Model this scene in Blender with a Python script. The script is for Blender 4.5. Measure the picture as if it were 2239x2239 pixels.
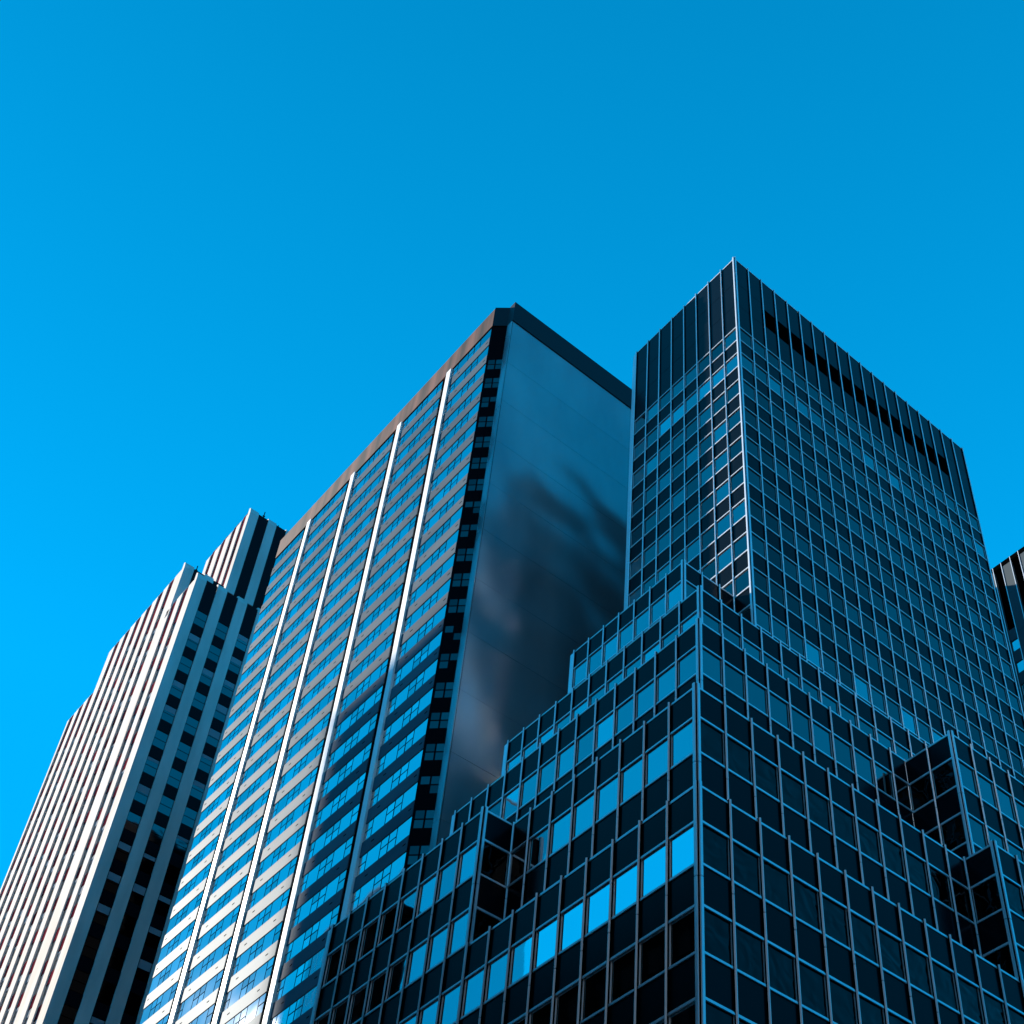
import bpy, math, random
from mathutils import Matrix, Vector
random.seed(7)
for o in list(bpy.data.objects):
    bpy.data.objects.remove(o, do_unlink=True)
S = bpy.context.scene
COL = S.collection
B = 1.5            # metres per curtain wall bay: plans below are written in bays
EYE = 1.7

# ------------------------------------------------------------------ camera
YAW, PITCH, ROLL = math.radians(38.356), math.radians(45.171), math.radians(2.984)
F_PX, CX, CY, W_PX = 3265.2, 1310.5, 1477.8, 2239.0
fwd = Vector((math.cos(PITCH)*math.sin(YAW), math.cos(PITCH)*math.cos(YAW), math.sin(PITCH)))
rgt = Vector((math.cos(YAW), -math.sin(YAW), 0.0))
upv = rgt.cross(fwd)
r2 = rgt*math.cos(ROLL)+upv*math.sin(ROLL)
u2 = -rgt*math.sin(ROLL)+upv*math.cos(ROLL)
cam = bpy.data.cameras.new('camera')
cam.sensor_width = 36.0
cam.sensor_fit = 'HORIZONTAL'
cam.lens = F_PX/W_PX*36.0
cam.shift_x = (W_PX/2-CX)/W_PX
cam.shift_y = (CY-W_PX/2)/W_PX
cam.clip_start = 0.1
cam.clip_end = 6000
co = bpy.data.objects.new('camera', cam)
COL.objects.link(co)
m = Matrix((r2, u2, -fwd)).transposed().to_4x4()
m.translation = Vector((0, 0, EYE))
co.matrix_world = m
S.camera = co

# ------------------------------------------------------------------ light
SUN_EL, SUN_OFF = math.radians(30.0), math.radians(26.5)   # sun stands left of +Y
to_sun = Vector((-math.sin(SUN_OFF)*math.cos(SUN_EL), math.cos(SUN_OFF)*math.cos(SUN_EL), math.sin(SUN_EL)))
world = bpy.data.worlds.new("World")
S.world = world
world.use_nodes = True
nt = world.node_tree
nt.nodes.clear()
sky = nt.nodes.new('ShaderNodeTexSky')
sky.sky_type = 'NISHITA'
sky.sun_disc = False
sky.sun_elevation = SUN_EL
sky.sun_rotation = -SUN_OFF
sky.air_density = 1.0
sky.dust_density = 0.3
sky.ozone_density = 1.5
tint = nt.nodes.new('ShaderNodeMix')
tint.data_type = 'RGBA'
tint.blend_type = 'MULTIPLY'
tint.inputs[0].default_value = 1.0
tint.inputs[7].default_value = (0.002, 4.0, 8.6, 1)   # the photograph's cyan sky
gm = nt.nodes.new('ShaderNodeGamma')
gm.inputs[1].default_value = 0.1
tcw = nt.nodes.new('ShaderNodeTexCoord')
sxyz = nt.nodes.new('ShaderNodeSeparateXYZ')
mad = nt.nodes.new('ShaderNodeMath'); mad.operation = 'MULTIPLY_ADD'
mad.inputs[1].default_value = -0.72; mad.inputs[2].default_value = 1.0
mn = nt.nodes.new('ShaderNodeMath'); mn.operation = 'MINIMUM'; mn.inputs[1].default_value = 0.525
mul2 = nt.nodes.new('ShaderNodeMix'); mul2.data_type = 'RGBA'; mul2.blend_type = 'MULTIPLY'; mul2.inputs[0].default_value = 1.0
bg = nt.nodes.new('ShaderNodeBackground')
bg.inputs[1].default_value = 0.10
wo = nt.nodes.new('ShaderNodeOutputWorld')
nt.links.new(sky.outputs[0], gm.inputs[0])
nt.links.new(gm.outputs[0], tint.inputs[6])
nt.links.new(tcw.outputs['Generated'], sxyz.inputs[0])
nt.links.new(sxyz.outputs[2], mad.inputs[0])
nt.links.new(tint.outputs[2], mul2.inputs[6])
nt.links.new(mad.outputs[0], mn.inputs[0])
nt.links.new(mn.outputs[0], mul2.inputs[7])
nt.links.new(mul2.outputs[2], bg.inputs[0])
nt.links.new(bg.outputs[0], wo.inputs[0])
sl = bpy.data.lights.new('sun', 'SUN')
sl.energy = 5.0
sl.angle = math.radians(0.53)
sl.color = (1.0, 0.91, 0.79)
so = bpy.data.objects.new('sun', sl)
so.rotation_euler = (-to_sun).to_track_quat('-Z', 'Y').to_euler()
so.location = (0, 0, 400)
COL.objects.link(so)
S.view_settings.view_transform = 'Standard'
S.view_settings.look = 'None'
S.view_settings.gamma = 1.0
S.view_settings.exposure = 1.0
S.cycles.max_bounces = 6
S.cycles.glossy_bounces = 4
S.cycles.caustics_reflective = True
S.cycles.sample_clamp_indirect = 6.0
S.cycles.blur_glossy = 0.3

# ------------------------------------------------------------------ materials
def mat(name, col, rough=0.5, metal=0.0, spec=0.5):
    mt = bpy.data.materials.new(name)
    mt.use_nodes = True
    b = mt.node_tree.nodes['Principled BSDF']
    b.inputs['Base Color'].default_value = (*col, 1)
    b.inputs['Roughness'].default_value = rough
    b.inputs['Metallic'].default_value = metal
    b.inputs['Specular IOR Level'].default_value = spec
    return mt
def noise_col(mt, a, b_, scale=(1, 1, 1), nscale=1.0, detail=4, lo=0.35, hi=0.65, rough=None):
    """mix two true surface colours by object-space noise"""
    t = mt.node_tree
    b = t.nodes['Principled BSDF']
    tc = t.nodes.new('ShaderNodeTexCoord'); mp = t.nodes.new('ShaderNodeMapping')
    mp.inputs['Scale'].default_value = scale
    nz = t.nodes.new('ShaderNodeTexNoise')
    nz.inputs['Scale'].default_value = nscale
    nz.inputs['Detail'].default_value = detail
    cr = t.nodes.new('ShaderNodeValToRGB')
    cr.color_ramp.elements[0].position = lo; cr.color_ramp.elements[0].color = (*a, 1)
    cr.color_ramp.elements[1].position = hi; cr.color_ramp.elements[1].color = (*b_, 1)
    t.links.new(tc.outputs['Object'], mp.inputs[0]); t.links.new(mp.outputs[0], nz.inputs[0])
    t.links.new(nz.outputs[0], cr.inputs[0]); t.links.new(cr.outputs[0], b.inputs['Base Color'])
    return nz
def glass(name, lo, hi, power=1.0, rough=0.02, wave=0.006, wscale=0.5):
    """mirror glass: every pane (mesh island) has its own strength of reflection, faint waviness"""
    mt = mat(name, hi, rough, 1.0)
    t = mt.node_tree
    b = t.nodes['Principled BSDF']
    g = t.nodes.new('ShaderNodeNewGeometry')
    pw = t.nodes.new('ShaderNodeMath'); pw.operation = 'POWER'; pw.inputs[1].default_value = power
    mx = t.nodes.new('ShaderNodeMix'); mx.data_type = 'RGBA'
    mx.inputs[6].default_value = (*lo, 1); mx.inputs[7].default_value = (*hi, 1)
    t.links.new(g.outputs['Random Per Island'], pw.inputs[0])
    t.links.new(pw.outputs[0], mx.inputs[0])
    t.links.new(mx.outputs[2], b.inputs['Base Color'])
    if wave:
        tc = t.nodes.new('ShaderNodeTexCoord')
        nz = t.nodes.new('ShaderNodeTexNoise'); nz.inputs['Scale'].default_value = wscale; nz.inputs['Detail'].default_value = 1.5
        bp = t.nodes.new('ShaderNodeBump'); bp.inputs['Strength'].default_value = wave; bp.inputs['Distance'].default_value = 1.0
        t.links.new(tc.outputs['Object'], nz.inputs[0]); t.links.new(nz.outputs[0], bp.inputs['Height'])
        t.links.new(bp.outputs[0], b.inputs['Normal'])
    return mt
M = {}
M['alum'] = mat('brushed_aluminium', (0.72, 0.74, 0.76), 0.22, 0.3)
noise_col(M['alum'], (0.90, 0.91, 0.92), (0.98, 0.98, 0.98), (1, 1, .15), 2.0)
M['panel'] = mat('dark_spandrel_glass', (0.004, 0.006, 0.009), 0.2, 0.0, 0.05)
M['gpod'] = glass('podium_mirror_glass', (0.50,)*3, (0.92,)*3, 0.6)
M['gtier'] = glass('upper_tier_mirror_glass', (0.26,)*3, (0.60,)*3, 1.0)  # dimmer per tier: the darker high sky it mirrors is put into the colour
M['gmid'] = glass('mid_tier_mirror_glass', (0.30,)*3, (0.62,)*3, 1.0)
M['gtow'] = glass('tower_dim_reflection_glass', (0.08,)*3, (0.42,)*3, 2.0)  # weak sky reflection of the tower panes set by base colour
M['gtowr'] = glass('tower_dark_reflection_glass', (0.015,)*3, (0.10,)*3, 2.0)  # right-face copies: dark reflections put into the glass colour
M['gtierr'] = glass('tier_dark_reflection_glass', (0.10,)*3, (0.20,)*3, 1.0)
M['gpodr'] = mat('podium_dark_reflection_glass', (0.001,)*3, 0.03, 0.0, 0.12)  # near-black base stands in for dark surroundings mirrored by these panes
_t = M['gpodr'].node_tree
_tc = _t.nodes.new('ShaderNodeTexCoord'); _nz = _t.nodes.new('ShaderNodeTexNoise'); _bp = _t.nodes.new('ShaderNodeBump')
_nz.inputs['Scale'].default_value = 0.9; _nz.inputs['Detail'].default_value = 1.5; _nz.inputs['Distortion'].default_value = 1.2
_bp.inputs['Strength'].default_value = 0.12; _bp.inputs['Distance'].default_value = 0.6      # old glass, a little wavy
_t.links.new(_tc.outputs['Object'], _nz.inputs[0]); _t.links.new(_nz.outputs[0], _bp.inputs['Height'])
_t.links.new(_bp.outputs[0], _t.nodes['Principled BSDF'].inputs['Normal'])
M['gsun'] = glass('sunlit_tower_glass', (0.03,)*3, (0.42,)*3, 2.0, 0.2, 0.0)
M['gnorth'] = glass('rear_wall_glass', (0.01,)*3, (0.10,)*3, 1.0, 0.14, 0.0, 0.35)
M['black'] = mat('black_louvre', (0.002,)*3, 0.8, 0.0, 0.0)
M['roof'] = mat('roof_gravel', (0.12, 0.12, 0.13), 0.9)
M['mwhite'] = mat('white_marble', (0.86, 0.84, 0.80), 0.45)
noise_col(M['mwhite'], (0.84, 0.82, 0.78), (0.90, 0.89, 0.86), (1, 1, .1), 0.5)
M['mpanel'] = mat('grey_metal_spandrel', (0.2,)*3, 0.5, 0.05, 0.01)
noise_col(M['mpanel'], (0.070, 0.098, 0.125), (0.105, 0.14, 0.17), (1, .25, .5), 0.35)
M['mdark'] = mat('black_granite', (0.005, 0.006, 0.008), 0.8, 0.0, 0.0)
M['gm'] = glass('hotel_window_glass', (0.42,)*3, (0.74,)*3, 1.0, 0.02, 0.02, 0.25)
M['gdim'] = glass('dim_window_glass', (0.05,)*3, (0.20,)*3, 1.0, 0.05, 0.03, 0.4)
M['gcor'] = glass('corner_window_glass', (0.02,)*3, (0.13,)*3, 1.0, 0.05, 0.0)
M['pale'] = mat('pale_masonry', (0.09, 0.105, 0.12), 0.9, 0.0, 0.0)
M['blank'] = mat('plain_stone_wall', (0.30, 0.30, 0.31), 0.26, 0.6, 0.5)
noise_col(M['blank'], (0.30, 0.30, 0.31), (0.46, 0.455, 0.45), (1, 1, .35), 0.12)
_t = M['blank'].node_tree
_tc = _t.nodes.new('ShaderNodeTexCoord'); _nz = _t.nodes.new('ShaderNodeTexNoise'); _bp = _t.nodes.new('ShaderNodeBump')
_nz.inputs['Scale'].default_value = 0.11; _nz.inputs['Detail'].default_value = 1.0
_bp.inputs['Strength'].default_value = 1.0; _bp.inputs['Distance'].default_value = 1.1      # cladding slightly out of true
_t.links.new(_tc.outputs['Object'], _nz.inputs[0]); _t.links.new(_nz.outputs[0], _bp.inputs['Height'])
_t.links.new(_bp.outputs[0], _t.nodes['Principled BSDF'].inputs['Normal'])
M['cornice'] = mat('weathered_fascia', (0.1, 0.07, 0.06), 0.7, 0, .1)
noise_col(M['cornice'], (0.02, 0.018, 0.02), (0.16, 0.075, 0.06), (.6, .6, .06), 1.1, 6, .38, .66)
M['dfascia'] = mat('dark_fascia', (0.010, 0.011, 0.015), 0.5, 0.0, 0.15)
M['stone'] = mat('pale_limestone', (0.74, 0.70, 0.63), 0.85, 0.0, 0.1)
noise_col(M['stone'], (0.60, 0.53, 0.475), (0.72, 0.65, 0.59), (1, 1, .2), 0.6)
M['red'] = mat('dark_red_spandrel', (0.20, 0.025, 0.035), 0.85, 0.0, 0.0)
noise_col(M['red'], (0.02, 0.006, 0.012), (0.17, 0.022, 0.035), (.5, .5, .25), 0.6)
M['blind'] = mat('window_blind', (0.30, 0.31, 0.33), 0.8, 0.0, 0.0)
M['qgrey'] = mat('grey_wall_panel', (0.07, 0.09, 0.10), 0.6, 0.0, 0.1)
M['asphalt'] = mat('asphalt', (0.05, 0.05, 0.052), 0.9)
noise_col(M['asphalt'], (0.04, 0.04, 0.042), (0.065, 0.065, 0.066), (1, 1, 1), 3.0)
M['paving'] = mat('concrete_paving', (0.16, 0.16, 0.16), 0.85)
M['paint'] = mat('road_paint', (0.75, 0.75, 0.72), 0.6)
M['brick'] = mat('dark_brown_masonry', (0.002, 0.002, 0.002), 0.9, 0.0, 0.0)
M['bwin'] = mat('dull_window', (0.005, 0.0055, 0.006), 0.8, 0.0, 0.0)
M['concrete'] = mat('black_stone', (0.0012, 0.0012, 0.0014), 0.8, 0.0, 0.0)

# ------------------------------------------------------------------ mesh helpers
class MB:
    def __init__(s): s.v = []; s.f = []; s.mi = []
    def quad(s, a, b, c, d, mi=0):
        n = len(s.v); s.v += [a, b, c, d]; s.f.append((n, n+1, n+2, n+3)); s.mi.append(mi)
    def box(s, x0, x1, y0, y1, z0, z1, mi=0):
        n = len(s.v)
        s.v += [(x0,y0,z0),(x1,y0,z0),(x1,y1,z0),(x0,y1,z0),(x0,y0,z1),(x1,y0,z1),(x1,y1,z1),(x0,y1,z1)]
        for f in ((0,3,2,1),(4,5,6,7),(0,1,5,4),(1,2,6,5),(2,3,7,6),(3,0,4,7)):
            s.f.append(tuple(n+i for i in f)); s.mi.append(mi)
    def prism(s, poly, z0, z1, mi=0):     # poly counter-clockwise
        n = len(s.v); k = len(poly)
        s.v += [(x,y,z0) for x,y in poly]+[(x,y,z1) for x,y in poly]
        s.f.append(tuple(range(n+k-1, n-1, -1))); s.f.append(tuple(range(n+k, n+2*k))); s.mi += [mi, mi]
        for i in range(k):
            j = (i+1) % k
            s.f.append((n+i, n+j, n+k+j, n+k+i)); s.mi.append(mi)
    def build(s, name, mats, parent=None, kind=None, label=None):
        if not s.v: return None
        me = bpy.data.meshes.new(name)
        me.from_pydata([(x*B, y*B, z*B+EYE) for x, y, z in s.v], [], s.f)
        if not isinstance(mats, (list, tuple)): mats = [mats]
        for mm in mats: me.materials.append(mm)
        if len(mats) > 1: me.polygons.foreach_set('material_index', s.mi)
        me.update()
        o = bpy.data.objects.new(name, me)
        COL.objects.link(o)
        if parent is not None:
            o.parent = parent
            o.matrix_parent_inverse = parent_inv(parent)
        if kind: o['kind'] = kind
        if label: o['label'] = label
        return o
def parent_inv(p):
    T = Vector((0, 0, 0)); q = p
    while q is not None:
        T += q.location; q = q.parent
    return Matrix.Translation(-T) if p.parent is None else Matrix.Identity(4)
def thing(name, label, cat, u, v, group=None):
    o = bpy.data.objects.new(name, None)
    COL.objects.link(o)
    o.location = (u*B, v*B, 0)
    o['label'] = label; o['category'] = cat
    if group: o['group'] = group
    return o

# a wall: plane 'u' faces -u and runs along v; plane 'v' faces -v and runs along u
class Wall:
    def __init__(s, ax, c): s.ax = ax; s.c = c
    def box(s, mb, t0, t1, z0, z1, d0, d1, mi=0):
        """t along the wall, d = distance in front of the face (negative: behind)"""
        if s.ax == 'u': mb.box(s.c-d1, s.c-d0, t0, t1, z0, z1, mi)
        else: mb.box(t0, t1, s.c-d1, s.c-d0, z0, z1, mi)
    def pt(s, t, z): return (s.c, t, z) if s.ax == 'u' else (t, s.c, z)
def project(p):
    P = Vector(p); d = P.dot(fwd)
    if d <= 0.1: return None
    return (CX+F_PX*P.dot(r2)/d, CY-F_PX*P.dot(u2)/d)
def shown_area(w, t0, t1, z0, z1):
    q = [project(w.pt(*a)) for a in ((t0, z0), (t1, z0), (t1, z1), (t0, z1))]
    if any(a is None for a in q): return 0.0
    if all(a[0] < 0 or a[0] > W_PX or a[1] < 0 or a[1] > W_PX for a in q): return 0.0
    return abs(sum(q[i][0]*q[(i+1) % 4][1]-q[(i+1) % 4][0]*q[i][1] for i in range(4)))/2
def emit(items, name, parent, limit, mats, sub=None):
    """items: (area, fn(mb), fnsub(mb)) -> the largest become parts, the rest one part of kind stuff"""
    items.sort(key=lambda a: -a[0])
    for it in items[:limit]:
        if it[0] <= 0: break
        mb = MB(); it[1](mb)
        o = mb.build(name, mats[it[3]] if len(it) > 3 else mats, parent)
        if sub:
            ms = MB(); it[2](ms); ms.build(sub[0], sub[1], o)
    done = sum(1 for it in items[:limit] if it[0] > 0)
    rest = items[done:]
    groups = {}
    for it in rest: groups.setdefault(it[3] if len(it) > 3 else 0, []).append(it)
    for key, lst in groups.items():
        mb = MB()
        for it in lst: it[1](mb)
        mb.build(name, mats[key] if isinstance(mats, dict) else mats, parent, 'stuff')
    if sub and rest:
        ms = MB()
        for it in rest: it[2](ms)
        ms.build(sub[0], sub[1], parent, 'stuff')

# ------------------------------------------------------------------ ground and streets
g = MB(); g.box(-900, 900, -900, 900, -EYE/B-.5, -EYE/B)
o = g.build('ground', M['asphalt']); o['kind'] = 'structure'
pv = MB()
zp0, zp1 = -EYE/B+.003, -EYE/B+.1
pv.box(15.2, 74, 15.8, 38.4, zp0, zp1); pv.box(21.5, 74, 38.4, 140, zp0, zp1)
pv.box(-40, -2.4, 15.8, 60, zp0, zp1); pv.box(-2.4, -1.2, -1.2, 140, zp0, zp1); pv.box(15.2, 120, -22, -3, zp0, zp1)
o = pv.build('pavement', M['paving']); o['kind'] = 'structure'
rp = MB()
for k in range(-20, 60):
    rp.box(6.9, 7.0, k*4, k*4+2, zp0+.002, zp0+.006)
o = rp.build('road_marking', M['paint']); o['kind'] = 'structure'

# ------------------------------------------------------------------ dark glass office tower with stepped podium
R = thing('office_tower', 'dark glass and aluminium office tower rising from a stepped podium, largest building on the right', 'office building', 18.46, 19.37)
FH = 2.389
ZG = -EYE/B
VEND = 36.43
Z1, Z2, Z3, Z4, Z5, ZT = 23.32, 28.11, 35.26, 40.01, 47.24, 74.16
P1, P2, P3, P4, P5, PT = (18.46, 19.37), (19.507, 20.479), (22.502, 23.463), (24.471, 25.441), (27.405, 29.429), (30.351, 28.41)
W1V, W3U, W2P = 28.40, 30.418, (32.405, 21.479)
# (axis, plane, first mullion, bays, top, bottom, glass)
walls = [
 ('u', P1[0], P1[1], 9, Z1, 3.0, 'gpod'), ('v', P1[1], P1[0], 12, Z1, 3.0, 'gpod'),
 ('u', P2[0], P2[1], 8, Z2, Z1, 'gmid'), ('v', P2[1], P2[0], 11, Z2, Z1, 'gpod'),
 ('u', P1[0], W1V, 8, Z2, 3.0, 'gpod'), ('v', W1V, P1[0]+.03, 1, Z2, Z1, 'gpod'),
 ('v', P1[1], W3U, 16, Z2, 3.0, 'gpod'), ('u', W3U, P1[1]+.03, 1, Z2, Z1, 'gpod'),
 ('u', P3[0], P3[1], 13, Z3, Z2, 'gtier'), ('v', P3[1], P3[0], 10, Z3, Z2, 'gtier'),
 ('v', W2P[1], W2P[0], 17, Z3, Z2, 'gtier'), ('u', W2P[0], W2P[1], 2, Z3, Z2, 'gtier'),
 ('u', P4[0], P4[1], 11, Z4, Z3, 'gtier'), ('v', P4[1], P4[0], 25, Z4, Z3, 'gtier'),
 ('u', P5[0], P5[1], 7, Z5, Z4, 'gtier'), ('v', P5[1], P5[0], 3, Z5, Z4, 'gtier'),
 ('u', PT[0], PT[1], 8, ZT, Z4, 'gtow'), ('v', PT[1], PT[0], 19, ZT, Z4, 'gtow'),
]
wins, spans, mulls, joints = [], [], [], []
def lam(f, *a): return lambda mb: f(mb, *a)
def win_box(mb, w, t0, t1, z0, z1): w.box(mb, t0+.035, t1-.035, z0, z1, -.04, .0)
def win_frame(mb, w, t0, t1, z0, z1):
    a, b = t0+.037, t1-.037
    w.box(mb, a, b, z1, z1+.055, .012, .052); w.box(mb, a, b, z1+.068, z1+.092, .012, .03)   # double head rail
    w.box(mb, a, b, z0-.065, z0, .012, .045)                                                # sill rail
    w.box(mb, a, a+.02, z0, z1, .002, .02); w.box(mb, b-.02, b, z0, z1, .002, .02)
def span_box(mb, w, t0, t1, z0, z1): w.box(mb, t0+.03, t1-.03, z0, z1, -.03, .01)
def mull_box(mb, w, t, z0, z1, joint0, fh):
    # two slim fins with a dark slot, broken by a joint every second storey
    cuts = [z0]; z = joint0
    while z > z0: cuts.append(z); z -= 2*fh
    cuts = sorted(set(cuts))+[z1]
    for a, b in zip(cuts, cuts[1:]):
        if b-a < .05: continue
        w.box(mb, t-.030, t+.030, a, b, -.02, .070, 1)
        prof = [(-.038, .0705), (-.008, .102), (.008, .102), (.038, .0705)]
        if w.ax == 'u': poly = [(w.c-d, t+q) for q, d in prof][::-1]
        else: poly = [(t+q, w.c-d) for q, d in prof]
        mb.prism(poly, a+.012, b-.012)
TW_TOP = 67.3
for ax, c, t0, n, zt, zb, gk in walls:
    w = Wall(ax, c)
    tower = gk == 'gtow'
    fh = 2.363 if tower else FH
    bands = []
    if tower: k0 = TW_TOP
    else: k0 = zt-.468*FH
    z = k0; tops = []
    while z > zb-.01:
        tops.append(z); z -= fh
    wh = fh*.487
    for i in range(n):
        a, b = t0+i, t0+i+1
        prev = zt-.03
        for k, zt_ in enumerate(tops):
            z1 = zt_; z0 = max(z1-wh, zb)
            # spandrel between prev and z1
            if prev-z1 > .05:
                if tower and k == 0:
                    if ax == 'v' and 2 <= i < 17:
                        pieces = [(z1, 69.6), (71.3, prev)]
                    else: pieces = [(z1, z1+2.2), (z1+2.23, z1+4.4), (z1+4.43, prev)]
                else: pieces = [(z1+.094, prev)]
                for q0, q1 in pieces:
                    spans.append((shown_area(w, a, b, q0, q1), lam(span_box, w, a, b, q0, q1), None))
            if z1-z0 > .1:
                gkey = 'gpodr' if n < 3 else gk+'r' if ax == 'v' else gk  # right faces and short returns take the glass coloured for dark reflections
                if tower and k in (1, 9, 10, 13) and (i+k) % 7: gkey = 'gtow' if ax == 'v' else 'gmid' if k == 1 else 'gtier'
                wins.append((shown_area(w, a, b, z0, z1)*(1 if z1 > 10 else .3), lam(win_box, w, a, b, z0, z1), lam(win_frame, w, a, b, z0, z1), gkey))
            prev = z0-.055
        if prev-zb > .1:
            spans.append((shown_area(w, a, b, zb, prev)*.5, lam(span_box, w, a, b, zb, prev), None))
    for i in range(n+1):
        t = t0+i
        if ax == 'v' and i == 0: pass
        mulls.append((shown_area(w, t-.05, t+.05, zb, zt), lam(mull_box, w, t, zb-.02, zt+.09, (tops[0]-wh-.45 if not tower else TW_TOP-wh-.5), fh), None))
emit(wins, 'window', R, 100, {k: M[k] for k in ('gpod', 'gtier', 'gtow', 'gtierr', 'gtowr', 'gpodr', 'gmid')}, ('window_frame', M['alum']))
emit(spans, 'spandrel_panel', R, 100, M['panel'])
emit(mulls, 'mullion', R, 100, [M['alum'], M['black']])
# corner posts, coping, end pilasters, solid core, roofs, louvres
for ax, c, t0, n, zt, zb, gk in walls:
    w = Wall(ax, c)
    cp = MB(); w.box(cp, t0, t0+n, zt-.03, zt+.035, -.16, .03); cp.build('coping', M['alum'], R)
for (u, v, zt, zb) in ((*P1, Z1, 3), (*P2, Z2, Z1), (*P3, Z3, Z2), (*P4, Z4, Z3), (*P5, Z5, Z4), (*PT, ZT, Z4),
                       (P1[0], W1V, Z2, Z1), (W3U, P1[1], Z2, Z1), (*W2P, Z3, Z2)):
    p = MB(); zc = zt+.1; jz = zt-.468*FH-.487*FH-.45
    segs = []
    top = zc
    while top > zb:
        bot = max(zb, jz if jz < top else jz-2*FH); segs.append((bot, top)); top = bot; jz = bot-2*FH
    for a, b in segs:
        p.box(u-.10, u-.045, v-.03, v+.05, a+.012, b-.012); p.box(u-.03, u+.05, v-.10, v-.045, a+.012, b-.012)
        p.box(u-.045, u-.02, v-.045, v-.02, a+.012, b-.012)
    p.box(u-.06, u+.02, v-.06, v+.02, zb, zc-.02, 1)
    p.build('corner_post', [M['alum'], M['black']], R)
for (u, zt, zb) in ((P1[0], Z2, 3), (P3[0], Z3, Z2), (P4[0], Z4, Z3), (P5[0], Z5, Z4), (PT[0], ZT, Z4)):
    p = MB(); z = zt+.02
    while z > zb:
        z2 = max(zb, z-FH); p.box(u-.02, u+.4, VEND+.04, VEND+.30, z2+.015, z-.005); z = z2
    p.build('end_pilaster', M['alum'], R)
core = MB()
def blk(u0, v0, u1, zt, zb): core.box(u0+.05, u1, v0+.05, VEND+.02, zb, zt-.25)
UE = PT[0]+19
blk(*P1, 46.4, Z1, ZG)
core.box(P1[0]+.05, P2[0]+.2, W1V+.05, VEND+.02, Z1-.25, Z2-.25); core.box(W3U+.05, 46.4, P1[1]+.05, P2[1]+.1, Z1-.25, Z2-.25)
blk(*P2, 46.4, Z2, Z1-.25); blk(*P3, UE, Z3, Z2-.25); core.box(W2P[0]+.05, UE, W2P[1]+.05, P3[1]+.1, Z2-.25, Z3-.25)
blk(*P4, UE, Z4, Z3-.25); core.box(P5[0]+.05, PT[0]+.1, P5[1]+.05, VEND+.02, Z4-.25, Z5-.25)
blk(*PT, UE, ZT, Z4-.25)
core.build('wall', M['panel'], R)
rf = MB()
for (a, b), e, zt in ((P1, 46, Z1), (P2, 46, Z2), (P3, 49.2, Z3), (P4, 49.2, Z4), (P5, 30.3, Z5), (PT, 49.2, ZT)):
    rf.box(a+.1, e, b+.1, VEND, zt-.245, zt-.2)
rf.build('roof', M['roof'], R)
lv = MB(); wv = Wall('v', PT[1])
for i in range(2, 17):
    a = PT[0]+i
    for k in range(9): wv.box(lv, a+.04, a+.96, 69.62+k*.18, 69.62+k*.18+.06, -.045, -.02)
    wv.box(lv, a+.04, a+.96, 69.6, 71.3, -.06, -.046)
lv.build('louvre_band', M['black'], R)
# rear wall towards the hotel: the same curtain wall seen only in the light it throws back
nw = MB(); ns = MB()
for (u0, u1, zt, zb) in ((30.4, 49, ZT, Z4), (24.6, 49, Z4, Z3), (22.6, 49, Z3, Z2), (18.6, 46, Z2, 3), (27.5, 30.4, Z5, Z4)):
    i = u0
    while i < u1-.5:
        z = zt-1.1
        while z-1.15 > zb:
            tx, tz = random.gauss(0, .02), random.gauss(0, .02)
            y = VEND+.07
            nw.quad((i+.05, y-tx-tz, z-1.15), (i+.95, y+tx-tz, z-1.15), (i+.95, y+tx+tz, z), (i+.05, y-tx+tz, z)); z -= 2.35
        ns.box(i-.04, i+.04, VEND+.04, VEND+.16, zb, zt)
        i += 1
nw.build('rear_glazing', M['gnorth'], R, 'stuff'); ns.build('rear_mullions', M['alum'], R, 'stuff')
ew = MB()
for k in range(1, 8):
    ew.box(UE+.01, UE+.1, PT[1]+k-.04, PT[1]+k+.04, Z4, ZT)
for k in range(14): ew.box(UE+.01, UE+.04, PT[1]+.05, VEND-.1, TW_TOP-k*2.363-.06, TW_TOP-k*2.363)
ew.build('side_mullions', M['alum'], R, 'stuff')
rl = MB()
rl.box(31.0, 31.04, 30.4, 30.44, ZT-.2, ZT+.75); rl.box(30.93, 31.11, 30.33, 30.51, ZT+.75, ZT+.95); rl.box(30.96, 31.08, 30.36, 30.48, ZT+.95, ZT+1.05)
rl.build('roof_lamp', M['alum'], R)

# ------------------------------------------------------------------ hotel slab
H = thing('hotel_slab', 'tall hotel slab with white vertical strips between window bays and a blank end wall, in the middle', 'hotel', 24.3, 41.8)
UM = 24.3; VA, VL = 42.9, 67.46; ZC0, ZC1 = 78.27, 80.19; FM = 1.904
WM = 78.2; WH = 1.03; US, V2, V3 = 25.0, 42.2, 41.76
mw = Wall('u', UM)
secs = [(VA, 46.86, 'LssLs'), (47.84, 52.17, 'sLssLs'), (53.15, 57.48, 'sLssLs'), (58.46, 62.79, 'sLssLs'), (63.77, VL, 'sLssL')]
hbody = MB()
hbody.prism([(US, V3), (60, V3), (60, VL), (UM+.30, VL), (UM+.30, VA), (UM+.02, VA-.02), (US, V2)], ZG, ZC0)  # hidden rear end stretched back so it shades the ribbed tower
for a, b, pat in secs:
    hbody.box(UM+.04, UM+.31, a+.01, b-.01, ZG, ZC0-.01)
hbody.build('wall', M['mdark'], H)
bw = MB()
zj = [ZG, 8, 16, 24, 32]+[32+3.808*k for k in range(1, 12)]+[ZC0-.003]
for a, b in zip(zj, zj[1:]): bw.box(US+.03, 60.2, V3-.04, V3-.002, a+.008, b-.008)
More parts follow.
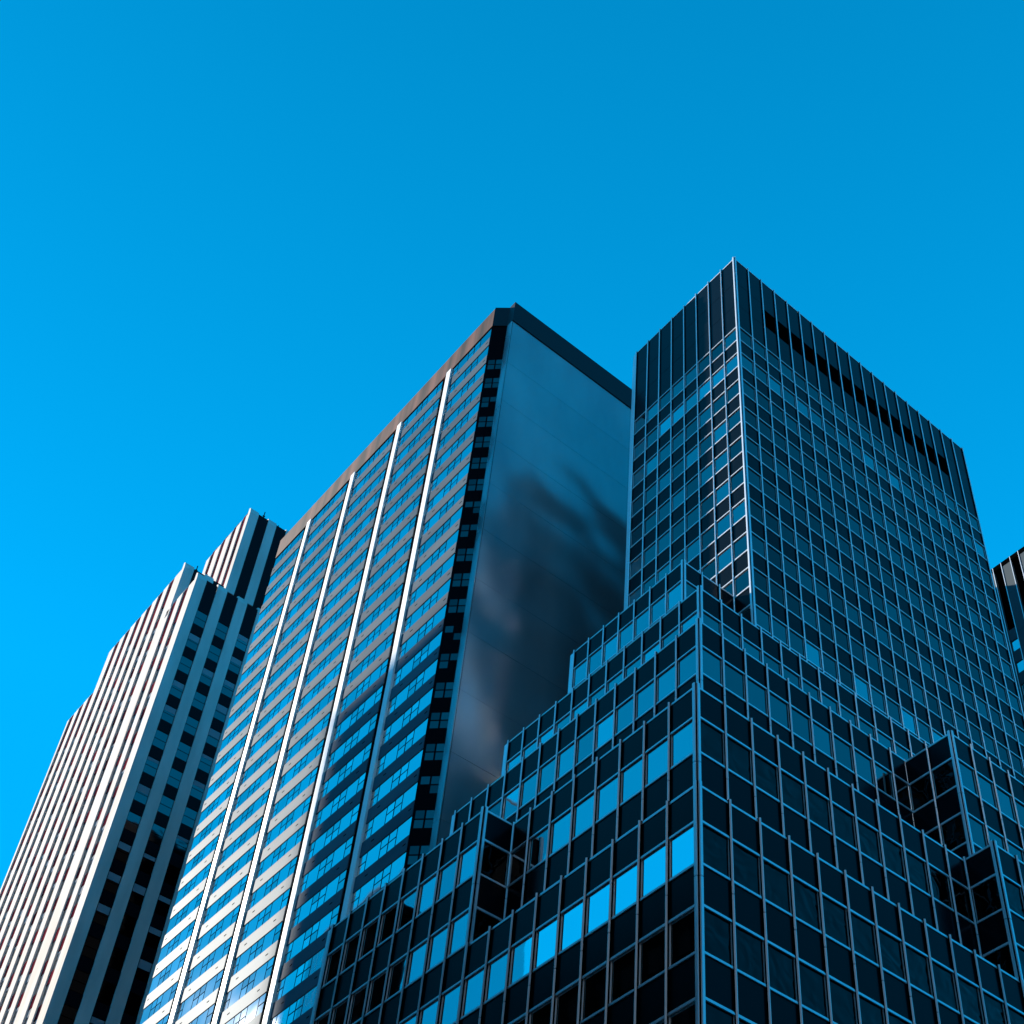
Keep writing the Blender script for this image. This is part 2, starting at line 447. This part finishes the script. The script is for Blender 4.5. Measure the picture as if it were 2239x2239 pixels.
for a, b in zip(zj, zj[1:]): bw.box(US-.05, US-.002, V3-.04, V2-.01, a+.008, b-.008)
bw.build('blank_wall', M['blank'], H, label='smooth blank end wall')
for (a, b, _), (c, d, _) in zip(secs, secs[1:]):
    s = MB(); s.box(UM-.10, UM+.298, b+.012, b+.47, ZG, ZC0-.004); s.build('white_strip', M['mwhite'], H)
# cornice
cn = MB()
cn.box(UM-.02, UM+.32, VA-.1, VL+.02, ZC0, ZC1)
cn.build('cornice', M['cornice'], H, label='rust streaked fascia along the roof edge')
cd = MB()
cd.prism([(US-.05, V3-.1), (60.2, V3-.1), (60.2, VL), (UM+.325, VL), (UM+.325, VA+.2), (UM-.01, VA-.12), (US-.05, V2)], ZC0+.002, ZC1+.12)
cd.build('roof_fascia', M['dfascia'], H)
widths = {'s': .57, 'L': .98}
hw, hs = [], []
def h_win(mb, a, b, z0, z1, kind):
    if kind == 's':
        zm = z0+(z1-z0)*.52
        mb.box(UM+.030, UM+.036, a+.04, b-.04, z0, zm-.035); mb.box(UM+.030, UM+.036, a+.04, b-.04, zm+.035, z1)
    else: mb.box(UM+.030, UM+.036, a+.025, b-.025, z0, z1)
def h_span(mb, a, b, z0, z1, vents):
    mb.box(UM, UM+.05, a, b, z0, z1)
    for v in vents: mb.box(UM-.004, UM+.001, v-.11, v+.11, z1-.42, z1-.36, 1)
nfl = 40
for a, b, pat in secs:
    tot = sum(widths[c] for c in pat); sc = (b-a)/tot
    for k in range(nfl):
        z1 = WM-k*FM; z0 = z1-WH
        if z0 < 2: break
        t = a; vents = []
        for ch in pat:
            e = t+widths[ch]*sc
            hw.append((shown_area(mw, t, e, z0, z1), lam(h_win, t, e, z0, z1, ch), None))
            if ch == 'L': vents.append(t+.25 if len(vents) % 2 == 0 else e-.3)
            t = e
        hs.append((shown_area(mw, a, b, z0-.85, z0-.02), lam(h_span, a, b, z1-FM+.02, z0-.02, vents), None))
def visible_first(items, cut):   # rank what the office tower hides last
    return items
emit(hw, 'window', H, 100, M['gm'])
emit(hs, 'spandrel_panel', H, 100, [M['mpanel'], M['mdark']])
# chamfered corner windows
c0, c1 = Vector((UM+.02, VA-.02)), Vector((US, V2))
cdv = (c1-c0); cl = cdv.length; cdv /= cl; cnn = Vector((-cdv.y, cdv.x)) * -1
if cnn.x > 0: cnn = -cnn
for k in range(2, 36):
    z1 = WM-k*FM+.25; z0 = z1-.95
    if z0 < 4: break
    mb = MB(); zm = (z0+z1)/2
    for j in range(2):
        p0 = c0+cdv*(.12+j*.46); p1 = p0+cdv*.38
        for za, zb_ in ((z0, zm-.04), (zm+.04, z1)):
            if random.random() < .14: continue
            q = [p0+cnn*.004, p1+cnn*.004]
            mb.quad((q[0].x, q[0].y, za), (q[1].x, q[1].y, za), (q[1].x, q[1].y, zb_), (q[0].x, q[0].y, zb_))
    mb.build('corner_window', M['gcor'], H)

# ------------------------------------------------------------------ limestone tower
L = thing('stone_tower', 'pale limestone tower of close vertical piers and dark window strips, at the left edge', 'skyscraper', 24.2, 85)
lb = MB()
lb.box(24.87, 62, 85.22, 108.7, ZG, 91.2); lb.box(24.87, 62, 89.77, 103.5, 91.2, 96.6); lb.box(28.9, 62, 89.77, 97.6, 96.6, 107.6); lb.box(24.87, 62, 103.5, 108.7, 91.2, 91.5)
lb.build('wall', M['panel'], L)
lr = MB()
lr.box(25.0, 62, 85.4, 89.7, 91.2, 91.4); lr.box(25.0, 62, 89.9, 103.4, 96.6, 96.8); lr.box(29.0, 62, 89.9, 97.5, 107.6, 107.8)
lr.build('roof', M['roof'], L)
def pier(mb, ax, c, t0, t1, z0, z1, depth=.5):
    # flat pier whose head slopes back
    w = Wall(ax, c)
    w.box(mb, t0, t1, z0, z1-.9, -depth, 0)
    n = len(mb.v)
    if ax == 'u':
        mb.v += [(c, t0, z1-.9), (c, t1, z1-.9), (c+.16, t1, z1-.25), (c+.16, t0, z1-.25), (c+depth, t0, z1), (c+depth, t1, z1), (c+depth, t1, z1-.9), (c+depth, t0, z1-.9)]
    else:
        mb.v += [(t1, c, z1-.9), (t0, c, z1-.9), (t0, c+.16, z1-.25), (t1, c+.16, z1-.25), (t1, c+depth, z1), (t0, c+depth, z1), (t0, c+depth, z1-.9), (t1, c+depth, z1-.9)]
    for f in ((0, 3, 2, 1), (3, 4, 5, 2), (0, 7, 4, 3), (1, 2, 5, 6), (4, 7, 6, 5)):
        mb.f.append(tuple(n+i for i in f)); mb.mi.append(0)
def lband(front, c, t0, t1, z0, z1, pitch, pw, zwin, lst, seg=2.72, glassy='gdim'):
    pass
lwin, lred, lbl = [], [], []
def strip(ax, c, t0, t1, z0, z1, top_win):
    """recessed strip: window then red or dark spandrel per storey"""
    w = Wall(ax, c)
    z = top_win
    while z > z0+1.4:
        lwin.append((shown_area(w, t0, t1, z-1.5, z), lam(lambda mb, w=w, a=t0, b=t1, q=z: (w.box(mb, a+.06, b-.06, q-.74, q, -.17, -.13), w.box(mb, a+.06, b-.06, q-1.5, q-.8, -.17, -.13))), None))
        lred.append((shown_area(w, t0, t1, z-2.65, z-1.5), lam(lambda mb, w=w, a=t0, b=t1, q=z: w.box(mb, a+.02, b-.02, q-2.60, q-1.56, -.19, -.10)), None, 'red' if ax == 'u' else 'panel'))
        if random.random() < .55:
            f = random.uniform(.2, .7); s_ = random.random()
            lbl.append((shown_area(w, t0, t1, z-f, z), lam(lambda mb, w=w, a=t0, b=t1, q=z, f=f: w.box(mb, a+.08, b-.08, q-f, q-.02, -.128, -.12)), None))
        z -= 2.65
    if z1-top_win > .3:
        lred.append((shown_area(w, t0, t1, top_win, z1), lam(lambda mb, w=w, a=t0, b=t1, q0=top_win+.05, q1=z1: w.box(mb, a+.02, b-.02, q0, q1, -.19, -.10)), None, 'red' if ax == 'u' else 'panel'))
# street front (faces -u): piers between recessed strips
def front(c, v0, v1, z0, z1, strips, gw, tw, red_only=False):
    a = v0
    for i, sc_ in enumerate(strips+[None]):
        e = v1 if sc_ is None else sc_-gw/2
        if e-a > .1:
            mb = MB()
            if e-a > 1.1 and i % 3 == 1:
                mid = a+(e-a)*.45
                pier(mb, 'u', c, a, mid-.025, z0, z1); pier(mb, 'u', c, mid+.025, e, z0, z1-.1)
            else: pier(mb, 'u', c, a, e, z0, z1)
            mb.build('pier', M['stone'], L)
        if sc_ is None: break
        if red_only: lred.append((100.0, lam(lambda mb, w=Wall('u', c), a=e, b=e+gw, q0=z0, q1=z1: w.box(mb, a, b, q0, q1-.3, -.19, -.10)), None, 'red'))
        else: strip('u', c, e, e+gw, z0, z1-.6, tw-random.choice((0, .9, 1.8)))
        a = e+gw
LU = 24.65
front(LU, 85.505, 89.53, ZG, 92.45, [86.85, 88.85], 1.02, 88.5)
front(LU, 90.06, 103.5, ZG, 97.7, [91.75, 93.75, 95.8, 97.8, 99.85, 101.9], 1.02, 93.5)
front(LU, 103.5, 108.7, ZG, 92.6, [104.0, 105.9, 107.8], 1.02, 88.5)
front(28.67, 90.11, 97.7, 96.8, 108.7, [90.75, 92.5, 94.5, 96.5], .85, 99, True)
mb = MB(); pier(mb, 'u', LU, 89.55, 90.06, ZG, 91.4); mb.build('pier', M['stone'], L)
# side (faces -v)
def side(c, u0, u1, z0, z1, tw, blank=False):
    t = u0; i = 0
    while t < u1:
        mb = MB(); pier(mb, 'v', c, t, t+.88, z0, z1); mb.build('pier', M['stone'], L)
        if not blank: strip('v', c, t+.88, t+1.93, z0, z1-.6, tw)
        else: lred.append((50.0, lam(lambda mb, w=Wall('v', c), a=t+.88, b=t+1.93, q0=z0, q1=z1: w.box(mb, a, b, q0, q1-.5, -.19, -.10)), None, 'panel'))
        t += 1.93; i += 1
side(85.0, LU, 40, ZG, 92.45, 88.27)
side(89.55, LU, 27.5, 91.4, 97.7, 80, True)
side(89.6, 28.67, 42, 96.8, 108.7, 80, True)
emit(lwin, 'window', L, 100, M['gdim'])
emit(lbl, 'window_blind', L, 60, M['blind'])
emit(lred, 'spandrel_panel', L, 100, {'red': M['red'], 'panel': M['panel']})
rb = MB()
for k in range(4): rb.box(26.2+k*1.9, 27.3+k*1.9, 88.2, 89.3, 91.4, 92.9+.3*(k % 2))
rb.box(26.5, 40, 89.2, 89.5, 91.4, 94.0)
rb.build('roof_plant', M['qgrey'], L)
for u_, v_, z_, h_ in ((25.9, 90.3, 97.0, 1.5), (26.9, 90.2, 97.0, 1.1), (30.2, 90.2, 108.0, 1.6), (31.9, 90.4, 108.0, 1.2), (33.2, 90.2, 108.0, 1.4)):
    mb = MB(); mb.box(u_, u_+.07, v_, v_+.07, z_, z_+h_); mb.box(u_-.08, u_+.15, v_-.02, v_+.09, z_+h_*.6, z_+h_*.6+.08); mb.build('mast', M['black'], L)

# ------------------------------------------------------------------ far right tower
Q = thing('ribbed_tower', 'dark ribbed tower of grey panels, behind the right edge of the glass tower', 'office building', 61, 30)
qb = MB(); qb.box(61.25, 86, 30, 47, ZG, 77.4); qb.build('wall', M['black'], Q)
qc = MB(); qc.box(60.97, 61.4, 30, 47, 77.4, 77.8); qc.build('coping', M['black'], Q)
k0 = 33.41-1.43*2
for k in range(12):
    a = k0+1.43*k
    if a > 46: break
    mb = MB()
    for z0, z1 in ((ZG, 71.0), (71.02, 74.6), (74.62, 77.39)): mb.box(61, 61.249, a, a+.74, z0, z1)
    mb.build('wall_panel', M['qgrey'], Q)
    mb = MB(); mb.box(60.96, 60.999, a-.03, a+.01, ZG, 77.79); mb.build('rib', M['alum'], Q)
    mb = MB(); mb.box(60.96, 60.999, a+.72, a+.76, ZG, 77.79); mb.build('rib', M['alum'], Q)
    z = 71.6; mb = MB(); mw_ = MB()
    while z > 3:
        mb.box(61.06, 61.249, a+.78, a+1.38, z-1.0, z); mw_.box(61.12, 61.249, a+.78, a+1.38, z-1.9, z-1.03); z -= 1.95
    mb.build('recess_panel', M['qgrey'], Q, 'stuff'); mw_.build('window', M['gm'], Q, 'stuff')

# ------------------------------------------------------------------ buildings opposite, which the mirror glass and the shadows show, and two towers added for reflected light
def block(name, label, u0, u1, v0, v1, zt, wallm, side_, step=2.4):
    t = thing(name, label, 'office building', (u0+u1)/2, (v0+v1)/2)
    mb = MB(); mb.box(u0, u1, v0, v1, ZG, zt); mb.build('wall', wallm, t)
    mb = MB(); mb.box(u0-.3, u1+.3, v0-.3, v1+.3, zt-1.2, zt-.6); mb.box(u0-.5, u1+.5, v0-.5, v1+.5, zt-.6, zt+.3); mb.build('cornice', wallm, t)
    mb = MB(); z = zt-3.5
    while z > 3:
        if side_ == 'u':
            q = v0+1
            while q < v1-1.5: mb.box(u1+.01, u1+.05, q, q+1, z, z+1.3); q += 2.2
        else:
            q = u0+1
            while q < u1-1.5: mb.box(q, q+1, v1+.01, v1+.05, z, z+1.3); q += 2.2
        z -= step
    mb.build('window', M['bwin'], t, 'stuff')
block('corner_block', 'lower dark block across the avenue, mirrored as black windows along the podium foot', -40, -8, 5, 63, 49.2, M['brick'], 'u')
block('corniced_block', 'dark block with a projecting cornice, mirrored as a black shape in the left podium wing', -10.5, -8, 81, 106, 66.8, M['brick'], 'u')
block('street_block', 'broad dark slab across the side street, facing the podium front', -6, 200, -52, -12, 27, M['concrete'], 'v')
block('pale_reflector', 'unseen pale sunlit tower added across the crossing, glinting in the edges of the window bars', -95, -27, -95, -48, 135, M['pale'], 'v')  # out of view, added so the window bars catch a sunlit reflection
G = thing('mirror_tower', 'very tall blue mirror glass tower across the avenue, throwing its shadow on the hotel slab', 'skyscraper', -49, 162)
mb = MB(); mb.box(-58, -40, 133, 181.7, ZG, 135.5); mb.build('wall', M['gm'], G)
mb = MB(); mb.box(-58.2, -39.8, 132.8, 181.8, 135.5, 135.8); mb.build('coping', M['alum'], G)
mb = MB()
for k in range(24): mb.box(-39.99, -39.9, 133.5+k*2, 133.58+k*2, ZG, 135.4)
mb.build('mullion', M['alum'], G, 'stuff')
K = thing('glazed_reflector', 'unseen glazed tower added beyond the crossing, throwing soft sunlight back on the blank hotel wall', 'office building', -15, -54)  # out of view, added to bounce sun onto the hotel's blank wall
mb = MB(); mb.box(-24, -7, -62, -48.1, ZG, 130); mb.build('wall', M['brick'], K)
mb = MB(); mb.box(-24.2, -6.8, -62.2, -47.9, 130, 131); mb.build('coping', M['brick'], K)
mb = MB()
for i in range(10):
    z = 98
    while z < 128:
        mb.box(-23.8+i*1.7, -22.25+i*1.7, -48.06, -48.0, z, z+1.5); z += 2.4
mb.build('window', M['gsun'], K, 'stuff')
